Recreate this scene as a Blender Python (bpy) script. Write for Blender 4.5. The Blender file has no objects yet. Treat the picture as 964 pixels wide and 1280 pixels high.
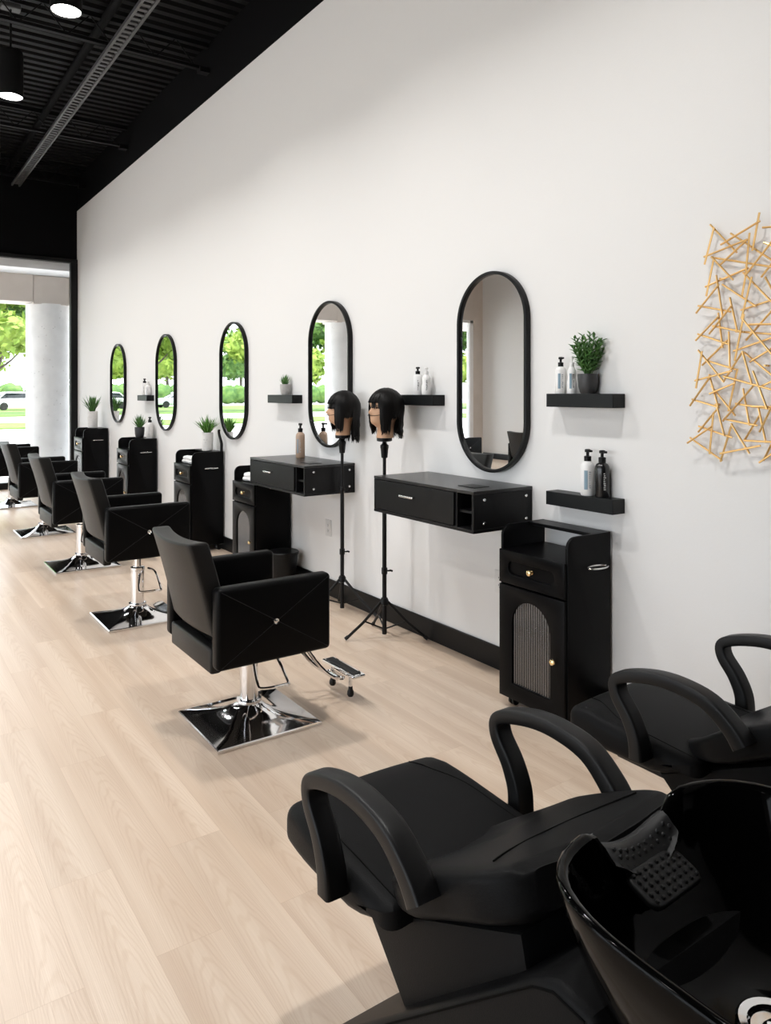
import bpy, bmesh, math, random
from mathutils import Vector, Matrix, noise
random.seed(7)
C = bpy.context.scene.collection
PI = math.pi
cos, sin = math.cos, math.sin

# ------------------------------------------------------------------ materials
def mat(name, col, rough=0.5, metal=0.0, spec=0.5, coat=0.0, bump=0.0, bscale=200.0, emit=None, estr=0.0):
    m = bpy.data.materials.new(name); m.use_nodes = True
    nt = m.node_tree; p = nt.nodes['Principled BSDF']
    p.inputs['Base Color'].default_value = (*col, 1)
    p.inputs['Roughness'].default_value = rough
    p.inputs['Metallic'].default_value = metal
    p.inputs['Specular IOR Level'].default_value = spec
    p.inputs['Coat Weight'].default_value = coat
    p.inputs['Coat Roughness'].default_value = 0.05
    if emit:
        p.inputs['Emission Color'].default_value = (*emit, 1)
        p.inputs['Emission Strength'].default_value = estr
    if bump:
        tc = nt.nodes.new('ShaderNodeTexCoord')
        n = nt.nodes.new('ShaderNodeTexNoise'); n.inputs['Scale'].default_value = bscale
        n.inputs['Detail'].default_value = 3
        nt.links.new(tc.outputs['Object'], n.inputs['Vector'])
        b = nt.nodes.new('ShaderNodeBump'); b.inputs['Strength'].default_value = bump
        b.inputs['Distance'].default_value = 0.01
        nt.links.new(n.outputs['Fac'], b.inputs['Height'])
        nt.links.new(b.outputs['Normal'], p.inputs['Normal'])
    return m

def mottled(name, c1, c2, rough, scale, stretch=(1, 1, 1), bump=0.0, spec=0.5):
    m = mat(name, c1, rough, spec=spec)
    nt = m.node_tree; p = nt.nodes['Principled BSDF']
    tc = nt.nodes.new('ShaderNodeTexCoord'); mp = nt.nodes.new('ShaderNodeMapping')
    mp.inputs['Scale'].default_value = stretch
    n = nt.nodes.new('ShaderNodeTexNoise'); n.inputs['Scale'].default_value = scale; n.inputs['Detail'].default_value = 5
    r = nt.nodes.new('ShaderNodeValToRGB')
    r.color_ramp.elements[0].position = .35; r.color_ramp.elements[1].position = .65
    r.color_ramp.elements[0].color = (*c1, 1); r.color_ramp.elements[1].color = (*c2, 1)
    nt.links.new(tc.outputs['Object'], mp.inputs['Vector']); nt.links.new(mp.outputs['Vector'], n.inputs['Vector'])
    nt.links.new(n.outputs['Fac'], r.inputs['Fac']); nt.links.new(r.outputs['Color'], p.inputs['Base Color'])
    if bump:
        b = nt.nodes.new('ShaderNodeBump'); b.inputs['Strength'].default_value = bump; b.inputs['Distance'].default_value = .01
        nt.links.new(n.outputs['Fac'], b.inputs['Height']); nt.links.new(b.outputs['Normal'], p.inputs['Normal'])
    return m

def floor_material():
    m = bpy.data.materials.new('light_oak_planks'); m.use_nodes = True
    nt = m.node_tree; p = nt.nodes['Principled BSDF']; L = nt.links.new; N = nt.nodes.new
    tc = N('ShaderNodeTexCoord')
    sep = N('ShaderNodeSeparateXYZ'); L(tc.outputs['Object'], sep.inputs[0])
    comb = N('ShaderNodeCombineXYZ'); L(sep.outputs['Y'], comb.inputs['X']); L(sep.outputs['X'], comb.inputs['Y'])
    def brick(c1, c2, mortar, ms):
        b = N('ShaderNodeTexBrick'); b.offset = .37; b.offset_frequency = 2; b.squash = 1
        b.inputs['Scale'].default_value = 1; b.inputs['Brick Width'].default_value = 1.22; b.inputs['Row Height'].default_value = .182
        b.inputs['Mortar Size'].default_value = ms; b.inputs['Mortar Smooth'].default_value = .1; b.inputs['Bias'].default_value = 0
        b.inputs['Color1'].default_value = c1; b.inputs['Color2'].default_value = c2; b.inputs['Mortar'].default_value = mortar
        L(comb.outputs[0], b.inputs['Vector']); return b
    br = brick((0, 0, 0, 1), (1, 1, 1, 1), (.5, .5, .5, 1), 0.0)
    # grain, shifted for every plank by its own random value
    sh = N('ShaderNodeVectorMath'); sh.operation = 'MULTIPLY_ADD'
    L(br.outputs['Color'], sh.inputs[0]); sh.inputs[1].default_value = (13.7, 7.3, 3.1); L(comb.outputs[0], sh.inputs[2])
    def MA(op, a_, b_=None):
        n_ = N('ShaderNodeMath'); n_.operation = op
        for i_, v_ in enumerate((a_, b_)):
            if v_ is None: continue
            if isinstance(v_, (int, float)): n_.inputs[i_].default_value = v_
            else: L(v_, n_.inputs[i_])
        return n_.outputs[0]
    mp = N('ShaderNodeMapping'); mp.inputs['Scale'].default_value = (1.6, 9, 1); L(sh.outputs[0], mp.inputs['Vector'])
    n1 = N('ShaderNodeTexNoise'); n1.inputs['Scale'].default_value = 1.6; n1.inputs['Detail'].default_value = 3
    L(mp.outputs[0], n1.inputs['Vector'])
    vv = MA('SUBTRACT', MA('FRACT', MA('DIVIDE', sep.outputs['X'], .182)), .5)
    ssh = N('ShaderNodeSeparateXYZ'); L(br.outputs['Color'], ssh.inputs[0])
    vv = MA('ADD', vv, MA('MULTIPLY', MA('SUBTRACT', ssh.outputs[0], .5), .35))
    f = MA('ADD', MA('ADD', MA('MULTIPLY', MA('MULTIPLY', vv, vv), 46.0), MA('MULTIPLY', sep.outputs['Y'], 8.5)), MA('MULTIPLY', n1.outputs['Fac'], 4.5))
    sn = N('ShaderNodeMath'); sn.operation = 'SINE'; L(MA('MULTIPLY', f, 6.283), sn.inputs[0])
    mr = N('ShaderNodeMapRange'); mr.inputs['From Min'].default_value = .1; mr.inputs['From Max'].default_value = 1.0
    L(sn.outputs[0], mr.inputs['Value'])
    mp2 = N('ShaderNodeMapping'); mp2.inputs['Scale'].default_value = (2.5, 130, 1); L(sh.outputs[0], mp2.inputs['Vector'])
    n2 = N('ShaderNodeTexNoise'); n2.inputs['Scale'].default_value = 1.5; n2.inputs['Detail'].default_value = 4; L(mp2.outputs[0], n2.inputs['Vector'])
    # broad stripes along a board
    mp3 = N('ShaderNodeMapping'); mp3.inputs['Scale'].default_value = (.35, 9, 1); L(sh.outputs[0], mp3.inputs['Vector'])
    n3 = N('ShaderNodeTexNoise'); n3.inputs['Scale'].default_value = 1.3; n3.inputs['Detail'].default_value = 2; L(mp3.outputs[0], n3.inputs['Vector'])
    ramp = N('ShaderNodeValToRGB'); L(n3.outputs['Fac'], ramp.inputs['Fac'])
    ramp.color_ramp.elements[0].position = .34; ramp.color_ramp.elements[0].color = (.64, .495, .378, 1)
    ramp.color_ramp.elements[1].position = .66; ramp.color_ramp.elements[1].color = (.765, .63, .508, 1)
    g1 = N('ShaderNodeMixRGB'); g1.blend_type = 'MULTIPLY'; g1.inputs['Color2'].default_value = (.84, .77, .70, 1)
    g1f = N('ShaderNodeMath'); g1f.operation = 'MULTIPLY'; g1f.inputs[1].default_value = .40; L(mr.outputs[0], g1f.inputs[0])
    L(g1f.outputs[0], g1.inputs['Fac']); L(ramp.outputs['Color'], g1.inputs['Color1'])
    g2 = N('ShaderNodeMixRGB'); g2.blend_type = 'MULTIPLY'; g2.inputs['Color2'].default_value = (.86, .82, .78, 1)
    L(n2.outputs['Fac'], g2.inputs['Fac']); L(g1.outputs[0], g2.inputs['Color1'])
    mo = brick((1, 1, 1, 1), (.93, .93, .93, 1), (.88, .85, .82, 1), .0013)
    g3 = N('ShaderNodeMixRGB'); g3.blend_type = 'MULTIPLY'; g3.inputs['Fac'].default_value = 1
    L(g2.outputs[0], g3.inputs['Color1']); L(mo.outputs['Color'], g3.inputs['Color2'])
    L(g3.outputs[0], p.inputs['Base Color'])
    p.inputs['Roughness'].default_value = .33; p.inputs['Specular IOR Level'].default_value = .85
    bp = N('ShaderNodeBump'); bp.inputs['Strength'].default_value = .08; bp.inputs['Distance'].default_value = .004
    L(n2.outputs['Fac'], bp.inputs['Height']); L(bp.outputs['Normal'], p.inputs['Normal'])
    return m

def glass_material():
    m = bpy.data.materials.new('clear_window_glass'); m.use_nodes = True
    nt = m.node_tree; nt.nodes.clear()
    o = nt.nodes.new('ShaderNodeOutputMaterial'); t = nt.nodes.new('ShaderNodeBsdfTransparent'); g = nt.nodes.new('ShaderNodeBsdfGlossy')
    g.inputs['Roughness'].default_value = 0.0
    f = nt.nodes.new('ShaderNodeFresnel'); f.inputs['IOR'].default_value = 1.25
    x = nt.nodes.new('ShaderNodeMixShader')
    nt.links.new(f.outputs[0], x.inputs[0]); nt.links.new(t.outputs[0], x.inputs[1]); nt.links.new(g.outputs[0], x.inputs[2])
    nt.links.new(x.outputs[0], o.inputs[0]); return m

WALL = mat('white_wall_paint', (.745, .734, .722), .75, spec=.2, bump=.04, bscale=90)
BWALL = mat('black_wall_paint', (.0028, .0028, .0032), .8, spec=.08)
DECKM = mat('black_deck_paint', (.0045, .0045, .005), .6, spec=.12)
STEEL = mat('black_painted_steel', (.05, .05, .052), .5)
FLOOR = floor_material()
LEATHER = mat('black_leather', (.0022, .0022, .0024), .40, spec=.08, bump=.10, bscale=420)
LEATHER2 = mat('black_leather_lit', (.0085, .0083, .008), .42, spec=.22, bump=.10, bscale=420)  # chair leather again, lightened so the backs hold the window sheen
SEAM2 = mat('sewn_leather_crease', (.014, .014, .015), .45, spec=.2)
LEATHER3 = mat('wash_chair_leather', (.0075, .0075, .0078), .42, spec=.05, bump=.10, bscale=420)
SEAM = mat('black_seam_thread', (.002, .002, .002), .7, spec=.05)
CHROME = mat('chrome', (.80, .80, .81), .07, 1)
SATIN = mat('satin_steel', (.72, .71, .70), .25, 1)
BRASS = mat('polished_brass', (.90, .68, .36), .2, 1)
GOLD = mat('gold_rod', (.74, .46, .17), .33, .65)
CAB = mat('black_cabinet_paint', (.0025, .0025, .0028), .34, spec=.09)
DESK = mottled('black_oak_veneer', (.004, .004, .0045), (.007, .007, .0075), .38, 12, (12, 1, 1), .12, spec=.22)
DESKT = mottled('black_oak_lit_top', (.007, .007, .0075), (.012, .012, .0125), .30, 12, (12, 1, 1), .05, spec=.55)  # lighter, glossier veneer copy: wall reflection put into the top's colour
SHELFM = mat('black_shelf_laminate', (.005, .006, .0065), .42, spec=.22)
PLASTIC = mat('black_plastic', (.004, .004, .0043), .4, spec=.22)
ARMP = mat('black_armrest_polyurethane', (.0055, .0055, .0058), .40, spec=.22)
GLOSS = mat('glossy_black_porcelain', (.0012, .0012, .0012), .06, spec=.085)
RUBBER = mat('black_rubber', (.007, .007, .0075), .5, spec=.3)
RIB = mat('reeded_dark_glass', (.02, .02, .021), .10, spec=1.0, coat=1)
MIRROR = mat('mirror_silver', (.90, .91, .91), .0, 1)
FRAME = mat('black_frame_metal', (.004, .004, .0043), .38, spec=.22)
GLASS = glass_material()
WHITEP = mat('white_bottle_plastic', (.82, .81, .80), .32)
PUMPW = mat('white_pump_plastic', (.78, .77, .76), .35)
TAN = mat('tan_bottle_plastic', (.42, .29, .205), .35)
BLKB = mat('black_bottle_plastic', (.010, .010, .011), .2)
LBLUE = mat('blue_grey_label', (.20, .30, .37), .5)
LGREY = mat('grey_print', (.25, .27, .29), .5)
LDARK = mat('dark_print', (.03, .03, .035), .5)
LSILV = mat('silver_print', (.5, .5, .5), .4)
POTW = mottled('white_ceramic', (.66, .64, .62), (.74, .72, .70), .5, 30)
POTG = mottled('grey_concrete_pot', (.40, .385, .37), (.50, .48, .46), .7, 40)
POTD = mat('dark_grey_pot', (.035, .035, .037), .5)
SOIL = mottled('potting_soil', (.03, .02, .014), (.06, .045, .03), .9, 80)
LEAF = mottled('green_leaf', (.035, .115, .022), (.085, .21, .04), .45, 30)
LEAF2 = mottled('bright_green_leaf', (.05, .17, .02), (.12, .28, .04), .45, 30)
TOWEL = mat('white_towel', (.80, .79, .78), .95, bump=.4, bscale=300)
SKIN = mat('mannequin_skin', (.56, .33, .20), .5)
HAIR = mottled('black_hair', (.002, .0018, .0018), (.006, .005, .0045), .45, 60, (1, 1, .05), spec=.15)
OUTLETM = mat('white_outlet_plastic', (.70, .69, .68), .4)
LAMPB = mat('black_lamp_metal', (.004, .004, .004), .5, spec=.2)
LENS = mat('lit_lamp_lens', (1, 1, 1), .5, emit=(1, .97, .93), estr=14)
CONC = mottled('pale_concrete', (.74, .73, .72), (.82, .81, .80), .85, 4, bump=.05)
CONCB = mottled('beige_concrete', (.57, .51, .46), (.62, .56, .51), .85, 3)
SOFF = mat('white_soffit', (.80, .80, .80), .8)
PAVE = mottled('pale_paving', (.70, .69, .67), (.78, .77, .75), .9, 1.5)
GRASS = mottled('lawn_grass', (.10, .20, .03), (.16, .27, .05), .9, 2)
ASPH = mottled('pale_asphalt', (.36, .36, .36), (.44, .44, .44), .9, 3)
BARK = mottled('tree_bark', (.07, .055, .045), (.13, .11, .09), .9, 8, (1, 1, .2))
TREE1 = mottled('tree_leaf_light', (.15, .25, .03), (.25, .34, .05), .7, 2)
TREE2 = mottled('tree_leaf_mid', (.05, .13, .025), (.11, .20, .035), .7, 2)
CARS = mat('silver_car_paint', (.55, .58, .62), .25, .3, coat=.6)
CARW = mat('white_car_paint', (.75, .77, .80), .25, coat=.6)
CARR = mat('red_car_paint', (.45, .05, .04), .25, coat=.6)
CARG = mat('car_window_glass', (.02, .025, .03), .08)
TYRE = mat('tyre_rubber', (.02, .02, .02), .8)
CEILW = mat('shade_cloth', (.3, .3, .3), .8)

# ------------------------------------------------------------------ mesh helpers
class B:
    def __init__(self): self.bm = bmesh.new()
    def _merge(self, t, M=None):
        if M is not None: bmesh.ops.transform(t, matrix=M, verts=t.verts)
        me = bpy.data.meshes.new('tmp'); t.to_mesh(me); t.free()
        self.bm.from_mesh(me); bpy.data.meshes.remove(me); return self
    def box(self, c, s, bev=0.0, seg=2, rot=None, cuts=None, fn=None):
        t = bmesh.new(); bmesh.ops.create_cube(t, size=1)
        bmesh.ops.scale(t, vec=s, verts=t.verts)
        if bev: bmesh.ops.bevel(t, geom=list(t.edges), offset=bev, segments=seg, profile=.5, affect='EDGES')
        for ax, n in (cuts or {}).items():
            for k in range(1, n):
                co = [0, 0, 0]; co[ax] = -s[ax]/2 + s[ax]*k/n
                no = [0, 0, 0]; no[ax] = 1
                bmesh.ops.bisect_plane(t, geom=list(t.verts)+list(t.edges)+list(t.faces), plane_co=co, plane_no=no)
        if fn:
            for v in t.verts: v.co = Vector(fn(*v.co))
        M = Matrix.Translation(c)
        if rot is not None: M = M @ rot
        return self._merge(t, M)
    def ring_loft(self, rings, cap=True, closed=True):
        t = bmesh.new(); vs = [[t.verts.new(p) for p in r] for r in rings]
        for a, b in zip(vs[:-1], vs[1:]):
            n = len(a)
            for i in range(n if closed else n-1):
                j = (i+1) % n
                try: t.faces.new((a[i], a[j], b[j], b[i]))
                except ValueError: pass
        if cap and closed:
            t.faces.new(list(reversed(vs[0]))); t.faces.new(vs[-1])
        bmesh.ops.recalc_face_normals(t, faces=t.faces)
        return self._merge(t)
    def lathe(self, prof, n=24, c=(0, 0, 0), M=None):
        """profile of (r,z) pairs"""
        t = bmesh.new(); rings = []
        for r, z in prof:
            if r < 1e-6: rings.append([t.verts.new((0, 0, z))])
            else: rings.append([t.verts.new((r*cos(2*PI*i/n), r*sin(2*PI*i/n), z)) for i in range(n)])
        for a, b in zip(rings[:-1], rings[1:]):
            for i in range(n):
                j = (i+1) % n
                if len(a) == 1 and len(b) == 1: continue
                if len(a) == 1: t.faces.new((a[0], b[j], b[i]))
                elif len(b) == 1: t.faces.new((a[i], a[j], b[0]))
                else: t.faces.new((a[i], a[j], b[j], b[i]))
        for r in (rings[0], rings[-1]):
            if len(r) > 1: t.faces.new(r)
        bmesh.ops.recalc_face_normals(t, faces=t.faces)
        MM = Matrix.Translation(c)
        if M is not None: MM = MM @ M
        return self._merge(t, MM)
    def cyl(self, p0, p1, r, r1=None, n=12):
        p0, p1 = Vector(p0), Vector(p1); d = p1-p0
        q = d.to_track_quat('Z', 'Y').to_matrix().to_4x4()
        return self.lathe([(r, 0), (r if r1 is None else r1, d.length)], n, p0, q)
    def tube(self, pts, r, n=8, closed=False):
        pts = [Vector(p) for p in pts]; rings = []; m = len(pts)
        up = None
        for i in range(m):
            a = pts[i-1] if (i or closed) else pts[0]; b = pts[(i+1) % m] if (i < m-1 or closed) else pts[-1]
            d = (b-a).normalized()
            if up is None:
                up = d.orthogonal().normalized()
            up = (up - d*up.dot(d)).normalized()
            s = d.cross(up); rr = r[i] if isinstance(r, (list, tuple)) else r
            rings.append([pts[i]+rr*(cos(2*PI*k/n)*up+sin(2*PI*k/n)*s) for k in range(n)])
        if closed: rings.append(rings[0])
        return self.ring_loft(rings, cap=not closed)
    def sweep(self, pts, wx, th, bev=.3):
        """rounded flat section, width along x, swept on a path in the YZ plane"""
        pts = [Vector(p) for p in pts]; rings = []
        for i, p in enumerate(pts):
            d = (pts[min(i+1, len(pts)-1)]-pts[max(i-1, 0)]).normalized()
            nrm = Vector((1, 0, 0)).cross(d)
            w = wx[i] if isinstance(wx, list) else wx; h = th[i] if isinstance(th, list) else th
            ring = []
            for k in range(16):
                a = 2*PI*(k+.5)/16; ca, sa = cos(a), sin(a)
                u = math.copysign(abs(ca)**.3, ca)*w/2; v = math.copysign(abs(sa)**.3, sa)*h/2
                ring.append(p+Vector((u, 0, 0))+nrm*v)
            rings.append(ring)
        return self.ring_loft(rings)
    def flat(self, outlines, depth, bev=0.0, M=None, res=1):
        """filled 2D outlines (first is outer, the rest holes) with thickness, in XY centred on z=0"""
        cu = bpy.data.curves.new('tmp', 'CURVE'); cu.dimensions = '2D'; cu.fill_mode = 'BOTH'
        cu.extrude = max(depth/2-bev, 0); cu.bevel_depth = bev; cu.bevel_resolution = res; cu.offset = -bev
        for ol in outlines:
            s = cu.splines.new('POLY'); s.points.add(len(ol)-1); s.use_cyclic_u = True
            for q, pt in zip(s.points, ol): q.co = (pt[0], pt[1], 0, 1)
        o = bpy.data.objects.new('tmp', cu); C.objects.link(o)
        dg = bpy.context.evaluated_depsgraph_get()
        me = bpy.data.meshes.new_from_object(o.evaluated_get(dg))
        t = bmesh.new(); t.from_mesh(me)
        bmesh.ops.remove_doubles(t, verts=t.verts, dist=1e-5)
        bmesh.ops.recalc_face_normals(t, faces=t.faces)
        bpy.data.objects.remove(o); bpy.data.curves.remove(cu); bpy.data.meshes.remove(me)
        return self._merge(t, M)
    def make(self, name, m, parent=None, loc=None, ang=38):
        bm = self.bm
        for f in bm.faces: f.smooth = True
        lim = math.radians(ang)
        for e in bm.edges:
            if len(e.link_faces) == 2:
                if e.calc_face_angle(0) > lim: e.smooth = False
        me = bpy.data.meshes.new(name); bm.to_mesh(me); bm.free()
        me.materials.append(m)
        o = bpy.data.objects.new(name, me); C.objects.link(o)
        if parent is not None: o.parent = parent
        if loc is not None: o.location = loc
        return o

def thing(name, label, cat, loc=(0, 0, 0), rz=0, group=None, sc=1.0):
    o = bpy.data.objects.new(name, None); C.objects.link(o)
    o.location = loc; o.rotation_euler = (0, 0, rz); o.scale = (sc, sc, sc); o.empty_display_size = .1
    o['label'] = label; o['category'] = cat
    if group: o['group'] = group
    return o
def tag(o, label, cat, group=None, kind=None):
    o['label'] = label; o['category'] = cat
    if group: o['group'] = group
    if kind: o['kind'] = kind
    return o
def struct(o):
    o['kind'] = 'structure'; return o
def rotm(ax, a): return Matrix.Rotation(a, 4, ax)
def spline(P, n=6):
    P = [Vector(p) for p in P]; out = []
    for i in range(len(P)-1):
        p0 = P[max(i-1, 0)]; p1 = P[i]; p2 = P[i+1]; p3 = P[min(i+2, len(P)-1)]
        for k in range(n):
            t = k/n
            out.append(.5*((2*p1)+(p2-p0)*t+(2*p0-5*p1+4*p2-p3)*t*t+(3*p1-p0-3*p2+p3)*t**3))
    out.append(P[-1]); return out
def stadium(w, h, n=16):
    r = min(w, h)/2; pts = []
    if h >= w:
        for k in range(n+1): a = PI*k/n; pts.append((r*cos(a), h/2-r+r*sin(a)))
        for k in range(n+1): a = PI+PI*k/n; pts.append((r*cos(a), -h/2+r+r*sin(a)))
    else:
        for k in range(n+1): a = -PI/2+PI*k/n; pts.append((w/2-r+r*cos(a), r*sin(a)))
        for k in range(n+1): a = PI/2+PI*k/n; pts.append((-w/2+r+r*cos(a), r*sin(a)))
    return pts
# maps a flat XY outline (u,v) to the wall plane: u -> +Y, v -> Z, thickness -> X
WALLM = Matrix(((0, 0, 1, 0), (1, 0, 0, 0), (0, 1, 0, 0), (0, 0, 0, 1)))
def wallm(x, y=0, z=0): return Matrix.Translation((x, y, z)) @ WALLM

# ------------------------------------------------------------------ the room
YF = 12.88; XL = -8.83; YB = -3.2; ZD = 5.0; ZW = 4.43; HEAD = 3.58
struct(B().box(((XL)/2, (YF+YB)/2, -.05), (-XL+.3, YF-YB+.2, .1)).make('floor', FLOOR))
struct(B().box((.075, (YF+YB)/2, ZW/2), (.15, YF-YB, ZW)).make('wall_right', WALL))
struct(B().box((.09, (YF+YB)/2, (ZW+ZD)/2), (.15, YF-YB, ZD-ZW)).make('wall_right_upper', BWALL))
LY0, LY1, LZ0, LZ1 = -2.6, 8.6, .25, 3.15
q = B(); q.box((XL-.075, (YB+LY0)/2, ZW/2), (.15, LY0-YB, ZW)); q.box((XL-.075, (LY1+YF)/2, ZW/2), (.15, YF-LY1, ZW))
q.box((XL-.075, (LY0+LY1)/2, LZ0/2), (.15, LY1-LY0, LZ0)); q.box((XL-.075, (LY0+LY1)/2, (LZ1+ZW)/2), (.15, LY1-LY0, ZW-LZ1))
struct(q.make('wall_left', WALL))
q = B()
for z in (LZ0+.03, LZ1-.03): q.box((XL-.075, (LY0+LY1)/2, z), (.1, LY1-LY0, .06), .005, 1)
for k in range(6): q.box((XL-.075, LY0+.03+(LY1-LY0-.06)*k/5, (LZ0+LZ1)/2), (.1, .06, LZ1-LZ0-.1), .005, 1)
added_win = q.make('added_side_window', FRAME); struct(added_win)  # unseen window, added with its opening to let in side daylight
B().box((XL-.075, (LY0+LY1)/2, (LZ0+LZ1)/2), (.008, LY1-LY0-.06, LZ1-LZ0-.06)).make('pane', GLASS, added_win)
struct(B().box((-40, -5, -.08), (62, 36, .06)).make('ground_side', PAVE))
struct(B().box((3.2, YF+.075, 2.5), (6.0, .15, 5)).make('sun_block_wall', BWALL))  # unseen wall, added to keep direct sun off the column
struct(B().box((XL-.09, (YF+YB)/2, (ZW+ZD)/2), (.15, YF-YB, ZD-ZW)).make('wall_left_upper', BWALL))
struct(B().box((XL/2, YB-.075, ZD/2), (-XL+.3, .15, ZD)).make('wall_back', BWALL))
XS = -7.45
b = B(); b.box((XS/2+.075, YF+.075, (HEAD+.06+ZD)/2), (-XS+.15, .15, ZD-HEAD-.06)); b.box((XL+.69-.15, YF+.075, (ZW+ZD)/2), (1.68, .15, ZD-ZW))
struct(b.make('wall_far', BWALL))
q = B(); q.box((XL+.14, YF+.075, ZW/2), (.28, .15, ZW)); q.box(((XS+XL+.28)/2, YF+.075, (3.12+ZW)/2), (XS-XL-.28, .15, ZW-3.12))
struct(q.make('wall_far_pier', CONCB))
q = B(); q.box((XL+.33, YF+.06, 1.56), (.10, .12, 3.12), .005, 1); q.box((XS-.03, YF+.06, 1.56), (.06, .12, 3.12), .005, 1); q.box(((XS+XL+.28)/2, YF+.06, 3.09), (XS-XL-.28, .12, .06)); q.box(((XS+XL+.28)/2, YF+.06, .03), (XS-XL-.28, .12, .06))
win3 = q.make('window_3', SOFF); struct(win3)
B().box(((XS+XL+.28)/2, YF+.06, 1.56), (XS-XL-.3, .008, 3.06)).make('pane', GLASS, win3)
# corrugated deck: ribs run along x
t = bmesh.new(); prof = []
y = YB
while y < YF+.15:
    prof += [(y, ZD), (y+.07, ZD), (y+.09, ZD+.05), (y+.13, ZD+.05)]; y += .15
vs = [[t.verts.new((x, yy, zz)) for yy, zz in prof] for x in (XL-.15, .16)]
for i in range(len(prof)-1): t.faces.new((vs[0][i], vs[0][i+1], vs[1][i+1], vs[1][i]))
bb = B(); bb._merge(t); bb.box((XL/2, (YF+YB)/2, ZD+.12), (-XL+.6, YF-YB+.6, .1))
struct(bb.make('ceiling', DECKM))
struct(B().box((-.007, (YF-.02+YB)/2, .062), (.014, YF-YB-.05, .124), .003, 1).make('baseboard_right', FRAME))
struct(B().box((XL+.007, (YF+YB)/2, .062), (.014, YF-YB-.05, .124), .003, 1).make('baseboard_left', FRAME))
# open web joists along x, drawn as top chord, bottom chord and zigzag web
for k, yj in enumerate((-1.6, 1.3, 4.25, 7.2, 10.05, 12.35)):
    b = B()
    for z in (4.72, 4.95):
        b.box((XL/2, yj, z), (-XL, .05, .03))
    x = XL+.1; up = 0
    while x < -.3:
        b.cyl((x, yj, 4.72 if up else 4.95), (x+.2, yj, 4.95 if up else 4.72), .006, n=6); x += .2; up ^= 1
    b.box((-.05, yj, 4.70), (.1, .09, .05))
    struct(b.make('ceiling_joist_%d' % (k+1), DECKM))
# perforated strut channel hung along the row
b = B()
for dx in (-.05, .05):
    b.box((-.96+dx, 4.5, 4.62), (.022, 16, .035))
yy = -3.0
while yy < 12.4:
    b.box((-.96, yy, 4.62), (.09, .045, .012)); yy += .09
struct(b.make('trim_channel', STEEL))
b = B(); b.cyl((-1.0, YB, 4.94), (-1.0, YF, 4.94), .04, n=10); struct(b.make('ceiling_conduit', BWALL))

# storefront glazing
w = B()
w.box((-.050, YF, HEAD/2), (.11, .12, HEAD), .006, 1)
w.box((XS/2, YF, HEAD+.03), (-XS, .12, .06), .006, 1)
w.box((XS/2, YF, .05), (-XS, .12, .10), .006, 1)
for x in (-2.1, -4.25, -6.0, XS+.03): w.box((x, YF, HEAD/2), (.06, .12, HEAD), .006, 1)
win = w.make('window_1', FRAME); struct(win)
B().box((XS/2, YF, HEAD/2+.03), (-XS-.06, .008, HEAD-.1)).make('pane', GLASS, win)

# ------------------------------------------------------------------ outside
struct(B().box((0, 70.1, -.08), (160, 114, .06)).make('ground_paving', PAVE))
def lawn(y0, y1, lab):
    o = B().box((-2, (y0+y1)/2, -.02), (150, y1-y0, .06)).make('lawn', GRASS)
    tag(o, lab, 'grass', kind='stuff')
lawn(34.5, 40, 'near strip of bright green grass outside the storefront window')
lawn(52, 78, 'broad far strip of green grass beyond the parking road')
struct(B().box((-2, 46, -.04), (150, 9, .03)).make('ground_road', ASPH))
struct(B().box((-3, 13.72, 3.55), (20, 1.36, .16)).make('canopy_soffit', SOFF))
b = B()
def column(x, y, lab):
    r = thing('concrete_column', lab, 'column', (x, y, -.05))
    q = B(); q.lathe([(.345, 0), (.345, 3.05)], 48)
    q.make('shaft', CONC, r)
    q = B(); q.box((0, 0, 3.275), (.56, .62, .48), .006, 1); q.make('capital', CONCB, r)
    q = B()
    for k in range(60):
        a = random.uniform(PI, 2*PI); z = random.uniform(.4, 2.95)
        q.lathe([(0, .002), (.006, .001), (.007, -.004)], 6, (.345*cos(a), .345*sin(a), z), Vector((cos(a), sin(a), 0)).to_track_quat('Z', 'Y').to_matrix().to_4x4())
    q.make('pit_holes', mat('concrete_pits', (.35, .33, .31), .9), r)
column(-.225, 14.05, 'pale round concrete column standing just outside the storefront window')
column(-5.75, 14.05, 'round concrete column outside, seen only in the salon mirrors')
bx = B(); 
for x0, x1 in ((-5.46, -.51), (-12, -6.04), (.06, 4)):
    bx.box(((x0+x1)/2, 14.0, 3.24), (x1-x0, .56, .46), .005, 1)
struct(bx.make('trim_lintel', CONCB))

def leaf_cloud(bm, c, R, n, size, squash=.8):
    for _ in range(n):
        p = Vector((random.gauss(0, 1), random.gauss(0, 1), random.gauss(0, 1))).normalized()*random.uniform(.75, 1.12)
        p = Vector((p.x*R, p.y*R, p.z*R*squash))+Vector(c)
        q = Matrix.Rotation(random.uniform(0, 6.28), 3, Vector((random.uniform(-1, 1), random.uniform(-1, 1), random.uniform(-1, 1))).normalized())
        s = size*random.uniform(.6, 1.3)
        v = [bm.verts.new(p+q @ Vector(k)*s) for k in ((-.5, 0, 0), (0, -.28, .08), (.5, 0, 0), (0, .28, .08))]
        bm.faces.new((v[0], v[1], v[2])); bm.faces.new((v[0], v[2], v[3]))
def blob(q, c, R):
    t = bmesh.new(); bmesh.ops.create_icosphere(t, subdivisions=3, radius=1)
    o = random.uniform(0, 50)
    for v in t.verts:
        f = .82+.22*noise.noise(v.co*2.2+Vector((o, 0, 0)))+.16*noise.noise(v.co*5+Vector((0, o, 0)))
        v.co = Vector((v.co.x*R*f, v.co.y*R*f, v.co.z*R*f*.8))
    q._merge(t, Matrix.Translation(c))
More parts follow.
